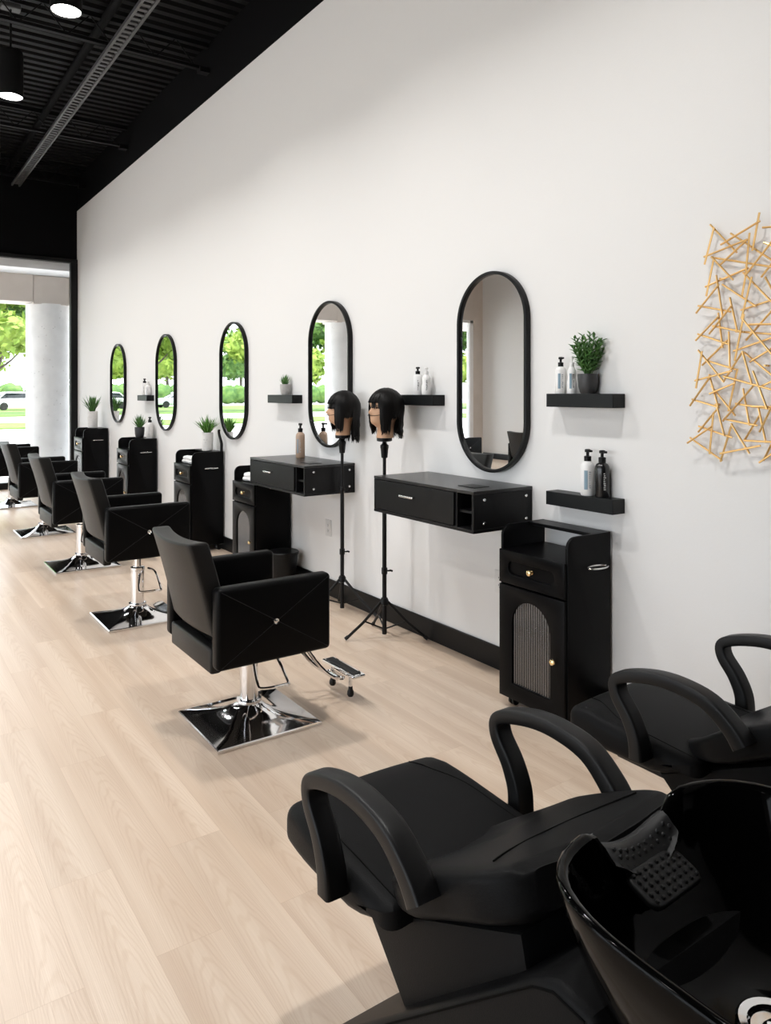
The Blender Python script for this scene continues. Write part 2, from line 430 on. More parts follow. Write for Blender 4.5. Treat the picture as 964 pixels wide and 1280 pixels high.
def tree(x, y, h, lab, m, m2, spread=1.0):
    r = thing('tree', lab, 'tree', (x, y, .03), random.uniform(0, 6))
    q = B(); tops = []
    q.tube(spline([(0, 0, 0), (.05, 0, h*.15), (-.05, .05, h*.30)], 4), .18*h/8, 8)
    for k in range(9):
        a = k*2.4+.3; rr = h*(.30 if k < 6 else .14)*spread; e = Vector((cos(a)*rr, sin(a)*rr, h*(.36+.16*(k % 3)) if k < 6 else h*.84))
        q.tube(spline([(-.05, .05, h*.28), Vector((e.x*.45, e.y*.45, h*.36)), e], 4), [.09*h/8*(1-i/10) for i in range(9)], 6); tops.append(e)
    q.make('trunk', BARK, r)
    for nm, mm, par in (('foliage', m, 0), ('foliage', m2, 1)):
        q = B()
        for k, e in enumerate(tops):
            if k % 3 == 2 and par == 0 or (k % 3 != 2 and par == 1): continue
            blob(q, e, h*.19*spread)
            leaf_cloud(q.bm, e, h*.19*spread, 260, .6)
        q.make(nm, mm, r, ang=180)
TL = [(-2.0, 70, 11, 'taller tree far behind the lawn, reflected in the farthest mirror'), (3.6, 52, 9.5, 'bright green young tree left of the column, seen through the storefront'), (12.5, 57, 10, 'tree half hidden behind the round concrete column outside'),
      (-5.5, 54, 10, 'tree reflected in the fourth mirror from the front, beyond the parked cars'), (-14.5, 57, 10.5, 'leafy tree reflected in the middle oval mirror'),
      (-23.5, 53, 9.5, 'tree beyond the lawn outside, leftwards of the middle mirror reflection'), (-32.5, 57, 10, 'tree beyond the lawn outside, reflected by the second mirror edge'),
      (-41.5, 54, 10, 'tree beyond the lawn outside, toward the left of the storefront'), (-50.5, 57, 10.5, 'farthest left tree beyond the lawn outside the storefront')]
for x, y, h, lb in TL: tree(x, y, h, lb, TREE1, TREE2, .86)
for k in range(9):
    o_ = thing('tree', 'rounded tree in the hazy back row beyond the hedge outside', 'tree', (18-9.6*k, 96+2*(k % 2), .03), k, 'back row of trees outside')
    q = B(); q.tube([(0, 0, 0), (.1, 0, 2.0), (0, .1, 4.2)], .2, 8); q.make('trunk', BARK, o_)
    q = B()
    for j in range(7):
        a = j*2.4; rr = 2.6*math.sqrt((j+.3)/7); c_ = (rr*cos(a), rr*sin(a), 5.0+1.5*(j % 3)); blob(q, c_, 2.3); leaf_cloud(q.bm, c_, 2.3, 120, .8)
    q.make('foliage', TREE1 if k % 2 else TREE2, o_, ang=180)
q = B()
for k in range(46): blob(q, (-62+2.0*k+random.uniform(-.4, .4), 88+random.uniform(-.6, .6), 1.2), 1.75)
tag(q.make('hedge', TREE2, ang=180), 'long dark green hedge far behind the parked cars', 'hedge', kind='stuff')
def car(x, y, rz, m, lab, h=1.5, L=4.5):
    r = thing('parked_car', lab, 'car', (x, y, .01), rz)
    def prism(out, w, bev):
        return B().flat([out], w, bev, Matrix(((1, 0, 0, 0), (0, 0, -1, 0), (0, 1, 0, 0), (0, 0, 0, 1))))
    a = L/2
    prism([(-a, .35), (-a+.03, .85), (-a+.9, .95), (-a+1.0, .97), (a-1.2, .97), (a-.1, .82), (a, .5), (a-.05, .28), (-a+.1, .25)], 1.78, .05).make('body', m, r)
    prism([(-a+.35, .94), (-a+.95, h-.05), (-a+1.3, h), (a-1.9, h), (a-1.05, .94)], 1.5, .06).make('roof', m, r)
    prism([(-a+.55, .98), (-a+1.02, h-.1), (a-1.95, h-.1), (a-1.3, .98)], 1.56, .01).make('window_glass', CARG, r)
    prism([(-a+.28, .98), (-a+.85, h-.12), (a-1.72, h-.12), (a-1.02, .98)], 1.3, .01).make('windscreen', CARG, r)
    for sx in (-1, 1):
        for sy in (-1, 1):
            B().cyl((sx*(a-.8), sy*.72, .32), (sx*(a-.8), sy*.92, .32), .32, n=18).make('wheel', TYRE, r)
car(7.6, 69, .25, CARW, 'white hatchback parked outside, at the left edge of the concrete column')
car(2.4, 72, .1, CARR, 'red car parked outside, behind the white hatchback')
car(-7.5, 70, .1, CARS, 'silver car parked beyond the lawn, reflected in the fourth mirror')
car(-14.5, 69, .05, CARW, 'white car parked beyond the lawn, reflected in the middle mirror')
car(-22, 71, 0, CARS, 'silver car parked beyond the lawn, farther left of the white one')
car(-40, 68, .1, CARW, 'white car parked beyond the lawn, reflected in the front mirror', 1.6)

# ------------------------------------------------------------------ pendant lamps
def pendant(x, y, lab, group=None, W=16):
    r = thing('pendant_lamp', lab, 'lamp', (x, y, 4.13), 0, group)
    B().lathe([(.0, .42), (.06, .42), (.10, .40), (.104, .36), (.104, .0), (.097, .0), (.097, .02), (.0, .02)], 32).make('lamp_shade', LAMPB, r)
    B().lathe([(0, .004), (.094, .004), (.096, .012), (0, .012)], 32).make('lens', LENS, r)
    B().cyl((0, 0, .42), (0, 0, .78), .009, n=8).make('rod', LAMPB, r)
    B().box((0, 0, .80), (.16, .10, .045), .006, 1).make('ceiling_mount', STEEL, r)
    ld = bpy.data.lights.new('lamp_light', 'AREA'); ld.shape = 'DISK'; ld.size = .18; ld.spread = math.radians(142); ld.energy = W; ld.color = (1, .985, .962)
    lo = bpy.data.objects.new('lamp_light', ld); C.objects.link(lo); lo.parent = r; lo.location = (0, 0, -.004)
    pd = bpy.data.lights.new('lens_glow', 'POINT'); pd.energy = 4; pd.shadow_soft_size = .04; pd.color = ld.color
    po = bpy.data.objects.new('lens_glow', pd); C.objects.link(po); po.parent = r; po.location = (0, 0, -.05)
pendant(-1.68, 5.53, 'black cylinder pendant lamp cut by the top edge of the picture', None, 30)
pendant(-1.757, 7.41, 'black cylinder pendant lamp hanging by a rod at the left edge', None, 30)
for x in (-1.7, -4.3, -6.9):
    for k in range(8):
        y = -2.0+1.88*k
        if x == -1.7 and k in (4, 5) or x > -5 and k < 2: continue
        pendant(x, y, 'black cylinder pendant lamp with a lit lens, outside the picture', 'pendant lamps over the rest of the salon', 30 if x > -2 else 16)

# ------------------------------------------------------------------ styling chairs
def styling_chair(x, y, lab, lift=0.0, sc=1.0, rz=0.0):
    r = thing('styling_chair', lab, 'chair', (x, y, 0), 0, 'black styling chairs in a row', sc)
    # base
    q = B(); rings = []
    def sq(hx, hy, z, e):
        out = []
        for k in range(64):
            a = 2*PI*k/64; ca, sa = cos(a), sin(a)
            if e > 20: m_ = max(abs(ca), abs(sa)); out.append(Vector((hx*ca/m_, hy*sa/m_, z)))
            else:
                d = (abs(ca)**e+abs(sa)**e)**(-1/e); out.append(Vector((hx*ca*d, hy*sa*d, z)))
        return out
    for s, z, e in ((.98, .000, 40), (1.0, .003, 40), (1.0, .012, 40), (.985, .016, 40), (.80, .024, 14), (.58, .036, 7), (.40, .052, 4), (.27, .072, 2.8), (.215, .088, 2), (.205, .094, 2)):
        rings.append(sq(.247*s, .240*s, z, e))
    q.ring_loft(rings); q.make('base_plate', CHROME, r, ang=30)
    q = B(); q.lathe([(.045, .086), (.056, .088), (.058, .094), (.056, .100), (.045, .102)], 32); q.make('collar', CHROME, r)
    q = B(); q.lathe([(.042, .09), (.042, .315), (.046, .318), (.046, .335), (.040, .338), (.022, .339), (.022, .37+lift)], 28); q.make('hydraulic_cylinder', CHROME, r)
    q = B(); q.tube(spline([(.03, -.03, .325), (.0, -.05, .29), (-.05, -.20, .235), (-.035, -.235, .225), (.06, -.245, .225), (.085, -.22, .225), (.10, -.06, .30), (.06, -.02, .325)], 5), .0065, 8)
    q.make('foot_lever', CHROME, r)
    L = lift
    q = B(); q.box((.0, 0, .385+L), (.34, .42, .03), .004, 1); q.make('seat_frame', PLASTIC, r)
    q = B(); q.box((.005, 0, .47+L), (.48, .486, .14), .03, 4, cuts={0: 6, 1: 6}, fn=lambda a, b_, c: (a, b_, c+(.018*(1-(a/.24)**2)*(1-(b_/.245)**2) if c > 0 else 0)))
    q.make('seat', LEATHER, r)
    q = B(); q.box((-.255, 0, .388+L), (.05, .486, .105), .012, 3); q.make('rear_panel', LEATHER2, r)
    # back, barrel curved and leaning
    def bend(a, b_, c):
        k = (b_/.243)**2
        return (a-.022*(1-k)-.105*(c+.2)/.4+.02*((c+.2)/.4)*(1-(c+.2)/.4), b_, c+(-.012*(1-k) if c > .1 else 0))
    q = B(); q.box((-.225, 0, .685+L), (.085, .488, .40), .014, 4, cuts={1: 14, 2: 8}, fn=bend)
    bk = q.make('backrest', LEATHER2, r)
    for s in (-1, 1):
        q = B(); q.box((-.015, s*.281, .5335+L), (.53, .070, .335), .020, 4); a = q.make('armrest', LEATHER, r)
        yo = s*.3165
        q = B()
        for (x0, z0), (x1, z1) in (((-.262, .38), (.235, .688)), ((-.262, .688), (.235, .38))):
            q.tube([(x0+(x1-x0)*t_/6, yo, z0+(z1-z0)*t_/6+L) for t_ in range(7)], .0014, 5)
        q.make('seam', SEAM2, a)
        q = B(); q.lathe([(0, .006), (.006, .006), (.009, .004), (.012, .006), (.013, .0)], 16, (-.02, yo, .534+L), rotm('X', s*-PI/2)); q.make('button', SATIN, a)
    # foot rest
    q = B()
    for yy in (-.06, .06):
        q.tube(spline([(.17, yy, .375+L), (.23, yy, .34+L), (.34, yy*.9, .19+L*.5), (.42, yy*.9, .12), (.47, yy*.9, .105)], 5), .009, 8)
    q.box((.46, 0, .105), (.05, .11, .016), .004, 1)
    for yy in (-.085, .085): q.cyl((.495, yy, .05), (.495, yy, .125), .009)
    r.rotation_euler.z = rz
    fr = q.make('footrest_frame', CHROME, r)
    q = B(); q.box((.505, 0, .132), (.072, .30, .016), .006, 2); q.make('footrest_plate', CHROME, r)
    q = B(); q.box((.505, 0, .1415), (.042, .265, .006), .002, 1); q.make('footrest_pad', RUBBER, r)
    for yy in (-.085, .085):
        q = B(); q.lathe([(0, 0), (.012, .001), (.017, .010), (.016, .024), (.011, .036), (.010, .05), (0, .05)], 14, (.495, yy, .02)); q.make('rubber_foot', RUBBER, r)
    return r
styling_chair(-1.375, 3.19, 'nearest black leather styling chair on a square chrome base, footrest in full view', 0)
styling_chair(-1.33, 5.06, 'second black styling chair from the front, directly behind the nearest one', .085, 1.0)
styling_chair(-1.275, 6.86, 'third black styling chair from the front, middle of the row', .03, 1.06)
styling_chair(-1.25, 8.67, 'fourth black styling chair, next before the last at the left edge', .03, 1.07)
styling_chair(-1.235, 10.95, 'farthest black styling chair, cut off by the left edge of the picture', .02, 1.1)

styling_chair(-5.5, 8.0, 'black styling chair across the room, reflected at the right of the largest mirror', .03, 1.0, PI)
styling_chair(-5.6, 9.9, 'black styling chair across the room, reflected at the lower left of the largest mirror', .03, 1.0, PI)
styling_chair(-5.3, 11.6, 'black styling chair across the room beside the storefront, reflected behind the mannequin heads', .03, 1.0, PI)

# ------------------------------------------------------------------ rolling cabinets
def cabinet(y, lab, sc=1.0, w=.42, x=-.018):
    r = thing('salon_trolley', lab, 'cabinet', (x, y, 0), 0, 'black rolling cabinets along the wall', sc)
    h = w/2; d = .285
    out = [(-d, .055), (0, .055), (0, .862), (-d+.05, .862)]+[(-d+.05-.05*sin(a), .812+.05*cos(a)) for a in [PI/2*k/6 for k in range(1, 7)]]
    XZ = Matrix(((1, 0, 0, 0), (0, 0, -1, 0), (0, 1, 0, 0), (0, 0, 0, 1)))
    for s in (-1, 1):
        q = B(); q.flat([out], .016, .002, Matrix.Translation((0, s*(h-.008), 0)) @ XZ)
        sp = q.make('side_panel', CAB, r)
        if s < 0:
            q = B(); q.tube([(-.125+.062*cos(2*PI*k/28), -h-.030+.028*sin(2*PI*k/28), .722) for k in range(28)], .0038, 8, closed=True)
            q.make('ring_holder', SATIN, sp)
    q = B(); q.box((-.1425, 0, .742), (.285, w-.032, .016)); q.box((-.1425, 0, .064), (.285, w-.032, .016)); q.box((-.006, 0, .40), (.010, w-.032, .67)); q.box((-.14, 0, .59), (.27, w-.032, .012))
    q.make('cabinet_body', CAB, r)
    q = B(); q.box((-.055, 0, .854), (.11, w-.034, .016), .002, 1); q.make('top_ledge', CAB, r)
    # drawer with a long rounded recess
    wf = w-.012
    rect = lambda u0, v0, u1, v1: [(u0, v0), (u1, v0), (u1, v1), (u0, v1)]
    st = [(u, v) for u, v in stadium(.29, .062)]
    q = B(); q.flat([rect(-wf/2, -.078, wf/2, .078), st], .016, .0022, wallm(-d-.009, 0, .672)); q.box((-d-.004, 0, .672), (.006, .31, .08))
    dr = q.make('drawer', CAB, r)
    knob = [(0, .026), (.007, .0255), (.0125, .022), (.0145, .016), (.011, .010), (.006, .006), (.0065, 0), (.009, -.001)]
    KM = rotm('Y', -PI/2)
    q = B(); q.lathe(knob, 20, (-d-.009, 0, .672), KM); q.make('knob', BRASS, dr)
    # door with an arched reeded pane
    zc = .32
    arch = [(-.12, -.19), (.12, -.19)]+[(.12*cos(PI*k/16), .09+.12*sin(PI*k/16)) for k in range(17)]
    q = B(); q.flat([rect(-wf/2, -.265, wf/2, .265), arch], .016, .0022, wallm(-d-.009, 0, zc))
    do = q.make('door', CAB, r)
    q = B(); n = 17
    q.box((-d+.0005, 0, zc), (.004, .26, .43))
    for k in range(n):
        u = -.12+.24*(k+.5)/n; top = .09+math.sqrt(max(.12**2-u*u, 0))+.006
        q.cyl((-d-.002, u, zc-.195), (-d-.002, u, zc+top), .0066, n=10)
    q.make('reeded_pane', RIB, do)
    q = B(); q.lathe(knob, 20, (-d-.016, -.148, zc-.01), KM); q.make('knob', BRASS, do)
    for sx in (-.245, -.04):
        for sy in (-h+.04, h-.04):
            q = B(); q.box((sx, sy, .052), (.03, .03, .008)); q.cyl((sx, sy, .03), (sx, sy, .055), .007)
            for e in (-1, 1): q.cyl((sx+.008, sy+e*.011-.006, .021), (sx+.008, sy+e*.011+.006, .021), .021, n=16)
            q.make('caster', PLASTIC, r)
    return r
cabinet(2.452, 'nearest black rolling cabinet with reeded arched door, right of the wall desk')
cabinet(5.615, 'black rolling cabinet partly under the farther wall desk, towel in its tray', 1.03)
cabinet(6.99, 'black rolling cabinet with a white towel and a face-printed plant pot on top', 1.085)
cabinet(8.99, 'black rolling cabinet carrying a small dark-potted succulent and a pump bottle', 1.11)
cabinet(11.15, 'farthest black rolling cabinet, beside the storefront frame, tall white plant pot on top', 1.15)

# ------------------------------------------------------------------ wall desks
def wall_desk(y0, z0, lab, ln=.867):
    r = thing('wall_desk', lab, 'desk', (-.002, y0, z0), 0, 'black wall-mounted styling desks')
    d = .40; h = .205
    q = B(); q.box((-d/2, ln/2, h-.008), (d, ln, .016), .0015, 1); top = q.make('top_panel', DESKT, r)
    q = B(); q.box((-d/2-.06, .16, h+.0015), (.10, .13, .004), .0015, 1); q.make('grommet_plate', PLASTIC, top)
    q = B(); q.box((-d/2, ln/2, .008), (d, ln, .016), .0015, 1); q.make('bottom_panel', DESK, r)
    q = B(); q.box((-.006, ln/2, h/2), (.012, ln-.03, h-.03)); q.box((-d/2, .14, h/2), (d-.02, .014, h-.032)); q.make('carcass', DESK, r)
    for yy in (.008, ln-.008):
        q = B(); q.box((-d/2, yy, h/2), (d-.002, .016, h-.033), .0015, 1); e = q.make('end_panel', DESK, r)
        if yy < .1:
            for sx in (-d+.07, -.045):
                for sz in (.045, h-.045):
                    q = B(); q.lathe([(0, .003), (.007, .003), (.0085, 0)], 14, (sx, -.0005, sz), rotm('X', PI/2)); q.make('screw', SATIN, e)
    q = B(); q.box((-d/2+.01, .075, h*.47), (d-.03, .118, .012)); q.make('cubby_shelf', DESK, r)
    q = B(); q.box((-d+.008, .15+(ln-.168)/2, h/2), (.016, ln-.172, h-.040), .0015, 1); dr = q.make('drawer', DESK, r)
    yc = .15+(ln-.168)/2+.02
    q = B(); q.box((-d-.026, yc, h/2+.02), (.010, .125, .012), .003, 2)
    for e in (-.045, .045): q.box((-d-.012, yc+e, h/2+.02), (.026, .010, .010), .002, 1)
    q.make('handle', SATIN, dr)
wall_desk(2.748, .812, 'nearer black wall desk with drawer and open cubby, below the largest mirror')
wall_desk(4.452, .798, 'farther black wall desk carrying a tan pump bottle')

# ------------------------------------------------------------------ oval mirrors
def oval_mirror(y, z, w, h, lab):
    r = thing('wall_mirror', lab, 'mirror', (0, y, z), 0, 'black framed oval wall mirrors')
    q = B(); q.flat([stadium(w, h, 40), stadium(w-.036, h-.036, 40)], .036, .003, wallm(-.019, 0, 0)); q.make('mirror_frame', FRAME, r)
    q = B(); q.flat([stadium(w-.034, h-.034, 40)], .006, 0, wallm(-.018, 0, 0)); q.make('mirror_glass', MIRROR, r, ang=20)
oval_mirror(3.035, 1.609, .55, 1.092, 'largest and nearest oval mirror, above the nearer wall desk')
oval_mirror(4.775, 1.630, .59, 1.075, 'oval mirror partly hidden behind the mannequin heads')
oval_mirror(6.53, 1.604, .60, 1.088, 'middle oval mirror of the five, above the cabinet with the face-printed pot')
oval_mirror(8.435, 1.609, .65, 1.095, 'second oval mirror from the far end, reflecting trees')
oval_mirror(10.40, 1.617, .69, 1.063, 'farthest and smallest-looking oval mirror, reflecting a potted plant')

# ------------------------------------------------------------------ shelves
def shelf(y0, y1, z0, z1, d, lab):
    q = B(); q.box((-d/2-.0005, (y0+y1)/2, (z0+z1)/2), (d, y1-y0, z1-z0), .002, 1)
    tag(q.make('floating_shelf', SHELFM), lab, 'shelf', 'short black floating shelves')
shelf(2.175, 2.575, 1.428, 1.492, .085, 'black floating shelf with a dark-potted plant, right of the largest mirror')
shelf(2.177, 2.577, .952, 1.018, .085, 'lower black floating shelf just above the nearest cabinet')
shelf(3.46, 3.86, 1.419, 1.483, .09, 'black floating shelf behind the right mannequin head, two white bottles on it')
shelf(5.225, 5.66, 1.411, 1.477, .09, 'black floating shelf holding one small grey-potted succulent')
shelf(8.91, 9.28, 1.395, 1.462, .09, 'small farthest black floating shelf between the two farthest mirrors')

# ------------------------------------------------------------------ bottles
def label_patch(q, r, z0, z1, a0, a1, n=8):
    t = bmesh.new(); rows = []
    for z in (z0, z1): rows.append([t.verts.new((r*cos(a0+(a1-a0)*k/n), r*sin(a0+(a1-a0)*k/n), z)) for k in range(n+1)])
    for k in range(n): t.faces.new((rows[0][k], rows[0][k+1], rows[1][k+1], rows[1][k]))
    q._merge(t)
def bottle(x, y, z, h, rad, m, lab, pump='black', printm=LGREY, stripe=None, face=None, group=None, slim=False):
    r = thing('pump_bottle', lab, 'bottle', (x, y, z), 0, group)
    hb = h*.76
    if slim:
        prof = [(0, 0), (rad*.9, 0), (rad, .006), (rad, hb*.42), (rad*.88, hb*.5), (rad*.86, hb*.62), (rad*.95, hb*.72), (rad*.92, hb*.82), (rad*.6, hb*.93), (rad*.42, hb*.97), (rad*.42, hb), (0, hb)]
    else:
        prof = [(0, 0), (rad*.9, 0), (rad, .006), (rad, hb*.80), (rad*.95, hb*.87), (rad*.78, hb*.93), (rad*.45, hb*.97), (rad*.42, hb), (0, hb)]
    B().lathe(prof, 28).make('bottle_body', m, r)
    pm = {'black': PLASTIC, 'white': PUMPW}[pump]
    q = B(); q.lathe([(rad*.5, hb-.004), (rad*.52, hb+h*.085), (rad*.3, hb+h*.095), (rad*.22, hb+h*.10), (rad*.22, hb+h*.17), (rad*.42, hb+h*.175), (rad*.42, hb+h*.23), (rad*.3, hb+h*.24), (0, hb+h*.24)], 18)
    fa = face if face is not None else math.radians(235)
    if not slim:
        q.box((rad*.55*cos(fa+.25), rad*.55*sin(fa+.25), hb+h*.205), (rad*1.0, rad*.42, h*.045), .002, 1, rotm('Z', fa+.25))
    q.make('pump_head', pm, r)
    if stripe is not None:
        q = B(); label_patch(q, rad+.0006, hb*.18, hb*.72, fa-.75, fa-.25); q.make('label_stripe', stripe, r)
    q = B(); rr = rad+.0008
    for k in range(9):
        z0 = hb*(.22+.055*k); a0 = fa-.12+.06*random.random()
        label_patch(q, rr, z0, z0+hb*.028, a0, a0+random.uniform(.12, .35), 3)
    q.make('label_print', printm, r)
    return r
FA = math.radians(232)
bottle(-.048, 2.515, 1.492, .178, .026, WHITEP, 'white bottle with black pump, leftmost on the shelf with the dark-potted plant', 'black', LGREY, LBLUE)
bottle(-.045, 2.448, 1.492, .176, .022, WHITEP, 'all-white spray bottle between the black-pump bottle and the dark-potted plant', 'white', LDARK, LBLUE, slim=True)
bottle(-.045, 2.352, 1.0185, .215, .033, WHITEP, 'large white bottle with black pump on the lower shelf above the nearest cabinet', 'black', LGREY, LBLUE)
bottle(-.045, 2.268, 1.0185, .215, .033, BLKB, 'glossy black pump bottle beside the large white one on the lower shelf', 'black', LSILV, None)
bottle(-.05, 3.66, 1.483, .170, .028, WHITEP, 'white bottle with black pump on the shelf behind the mannequin heads', 'black', LDARK, None)
bottle(-.05, 3.575, 1.483, .165, .028, WHITEP, 'all-white spray bottle on the shelf behind the mannequin heads', 'white', LDARK, None, slim=True)
bottle(-.12, 5.035, 1.0035, .262, .035, TAN, 'tan pump bottle standing on the farther wall desk', 'black', LSILV, LGREY)
bottle(-.05, 9.12, 1.462, .200, .038, WHITEP, 'white bottle with black pump on the farthest small shelf', 'black', LGREY, None)
bottle(-.04, 9.02, 1.462, .165, .036, WHITEP, 'white capped bottle at the right on the farthest small shelf', 'white', LGREY, None, slim=True)
bottle(-.07, 8.85, .957, .25, .04, POTW, 'pale pump bottle beside the dark-potted succulent on the cabinet', 'black', LSILV, None)
bottle(-.05, 8.93, .957, .22, .03, POTW, 'slim pale bottle between the succulent and the pale pump bottle', 'black', LSILV, None)

# ------------------------------------------------------------------ plants
def blade(q, p, d, ln, w, droop=.3, n=5):
    p = Vector(p); d = Vector(d).normalized(); side = d.cross(Vector((0, 0, 1)))
    if side.length < .05: side = Vector((1, 0, 0))
    side.normalize(); nrm = side.cross(d).normalized()
    L_, R_, T_ = [], [], []
    for k in range(n+1):
        t = k/n
        c = p+d*ln*t+Vector((0, 0, -droop*ln*t*t))
        ww = w*(.55+.9*t-1.42*t*t)*.5 if t < 1 else .0004
        ww = max(ww, .0004)
        L_.append(q.bm.verts.new(c-side*ww+nrm*ww*.35)); R_.append(q.bm.verts.new(c+side*ww+nrm*ww*.35)); T_.append(q.bm.verts.new(c-nrm*ww*.25))
    for k in range(n):
        q.bm.faces.new((L_[k], T_[k], T_[k+1], L_[k+1])); q.bm.faces.new((T_[k], R_[k], R_[k+1], T_[k+1]))
        q.bm.faces.new((R_[k], L_[k], L_[k+1], R_[k+1]))
def plant(x, y, z, pot_r, pot_h, leaf_h, spread, style, potm, lab, leafm=LEAF, taper=.8):
    r = thing('potted_plant', lab, 'plant', (x, y, z))
    R = pot_r
    B().lathe([(0, 0), (R*taper*.86, 0), (R*taper, .006), (R*(taper+.75*(1-taper)), pot_h*.35), (R, pot_h*.75), (R, pot_h), (R*.93, pot_h), (R*.9, pot_h-.012), (0, pot_h-.012)], 32).make('pot', potm, r)
    B().lathe([(0, pot_h-.008), (R*.6, pot_h-.007), (R*.9, pot_h-.011)], 20).make('soil', SOIL, r)
    q = B(); z0 = pot_h-.012
    if style == 'grass':
        for k in range(85):
            a = random.uniform(0, 2*PI); tilt = random.uniform(.0, 1.0)**.7*spread
            ln = leaf_h*random.uniform(.6, 1.05)
            blade(q, (R*.5*cos(a)*random.random(), R*.5*sin(a)*random.random(), z0), (sin(tilt)*cos(a), sin(tilt)*sin(a), cos(tilt)), ln, .012*leaf_h/.12, random.uniform(.0, .28))
    elif style == 'aloe':
        for k in range(34):
            a = k*2.4; tilt = spread*(.1+.9*k/34)
            blade(q, (R*.2*cos(a), R*.2*sin(a), z0), (sin(tilt)*cos(a), sin(tilt)*sin(a), cos(tilt)), leaf_h*(1.05-.4*k/34), leaf_h*.20, -.08)
    else:  # bushy stems covered with small pointed leaves
        for s_ in range(22):
            a = s_*2.4; tilt = spread*math.sqrt((s_+.3)/22); ln = leaf_h*random.uniform(.75, 1.05)*(1-.25*tilt)
            d = Vector((sin(tilt)*cos(a), sin(tilt)*sin(a), cos(tilt)))
            p0 = Vector((R*.5*cos(a)*tilt, R*.5*sin(a)*tilt, z0))
            q.tube([p0, p0+d*ln*.5, p0+d*ln], .0022, 5)
            for k in range(17):
                t = .18+.82*k/16; aa = k*2.4+s_
                o = d.orthogonal().normalized(); o2 = d.cross(o)
                dd = (o*cos(aa)+o2*sin(aa))*.8+d*.8
                blade(q, p0+d*ln*t, dd, leaf_h*.20*(1.05-.35*t), .016*leaf_h/.16, .05, 3)
    q.make('foliage', leafm, r, ang=60)
    return r
plant(-.048, 2.348, 1.4925, .046, .092, .195, .50, 'bush', POTD, 'bushy green plant in a dark grey pot on the shelf right of the largest mirror', LEAF)
plant(-.05, 5.42, 1.4775, .042, .085, .085, .85, 'aloe', POTG, 'small green succulent in a grey concrete pot on its own wall shelf', LEAF)
pl = plant(-.125, 6.90, .9375, .055, .175, .20, .75, 'grass', POTW, 'spiky green plant in a white face-printed pot on the middle cabinet', LEAF2, .93)
q = B()
for a in (3.75, 4.25): q.tube([(.0555*cos(a+t), .0555*sin(a+t), .105+.004*abs(t)*10) for t in (-.12, -.06, 0, .06, .12)], .0014, 5)
q.tube([(.0555*cos(4.0+t), .0555*sin(4.0+t), .085-.05*abs(t)) for t in (-.1, 0, .1)], .0014, 5)
q.make('face_print', LGREY, pl)
plant(-.13, 9.05, .9572, .057, .125, .155, .95, 'aloe', POTD, 'small succulent in a dark grey pot on the second cabinet from the far end', LEAF, .8)
plant(-.17, 11.15, .9925, .072, .235, .27, .62, 'grass', POTW, 'tall spiky plant in a white cylindrical pot on the farthest cabinet', LEAF, .92)

# ------------------------------------------------------------------ towels, tool, bin, outlets
def towel(x, y, z, s, lab, n=2):
    q = B()
    for k in range(n):
        q.box((0, 0, .018+.03*k), (s*(1-.08*k), s*1.35*(1-.06*k), .032), .015, 4, cuts={0: 4, 1: 5}, fn=lambda a, b_, c: (a, b_, c+.004*sin(a*60+b_*40)))
    o = q.make('folded_towel', TOWEL, None, (x, y, z)); tag(o, lab, 'towel', 'white towels in the cabinet trays')
towel(-.195, 5.62, .776, .175, 'white folded towel in the tray of the cabinet under the farther wall desk', 2)
towel(-.20, 7.02, .816, .185, 'white folded towel in the tray of the cabinet with the face-printed pot', 2)
towel(-.20, 11.13, .866, .12, 'white folded towel in the tray of the farthest cabinet', 2)
q = B()
q.sweep(spline([(0, 0, .0), (0, 0, .07), (0, .015, .10), (0, .05, .15), (0, .065, .185), (0, .055, .20)], 5), .022, [.028]*6+[.024]*5+[.018]*5+[.015]*5+[.018]*5)
o = q.make('styling_tool', PLASTIC, None, (-.05, 6.735, .937)); tag(o, 'curved black styling tool standing beside the face-printed plant pot', 'tool')
r = thing('waste_bin', 'round black plastic bin beside the cabinet under the farther desk', 'bin', (-.155, 5.25, 0))
B().lathe([(0, 0), (.085, 0), (.09, .006), (.115, .255), (.108, .255), (.085, .012), (0, .012)], 28).make('bin_body', PLASTIC, r)
B().lathe([(.108, .245), (.121, .247), (.123, .262), (.118, .268), (.108, .266)], 28).make('rim', PLASTIC, r)
def outlet(y, z, lab):
    r = thing('wall_outlet', lab, 'outlet', (0, y, z), 0)
    B().box((-.003, 0, 0), (.006, .078, .122), .002, 2).make('cover_plate', OUTLETM, r)
    for e in (-.02, .02):
        q = B(); q.box((-.0065, 0, e), (.003, .034, .030), .001, 1); s = q.make('receptacle', OUTLETM, r)
        q = B()
        for k in (-.007, .007): q.box((-.0082, k, e+.003), (.0012, .0025, .009))
        q.lathe([(0, .001), (.003, .001), (.003, 0)], 8, (-.0078, 0, e-.008), rotm('Y', -PI/2)); q.make('slots', LDARK, s)
outlet(4.815, .495, 'white wall outlet below the farther wall desk')
outlet(2.985, .475, 'white wall outlet half hidden by the nearest cabinet')

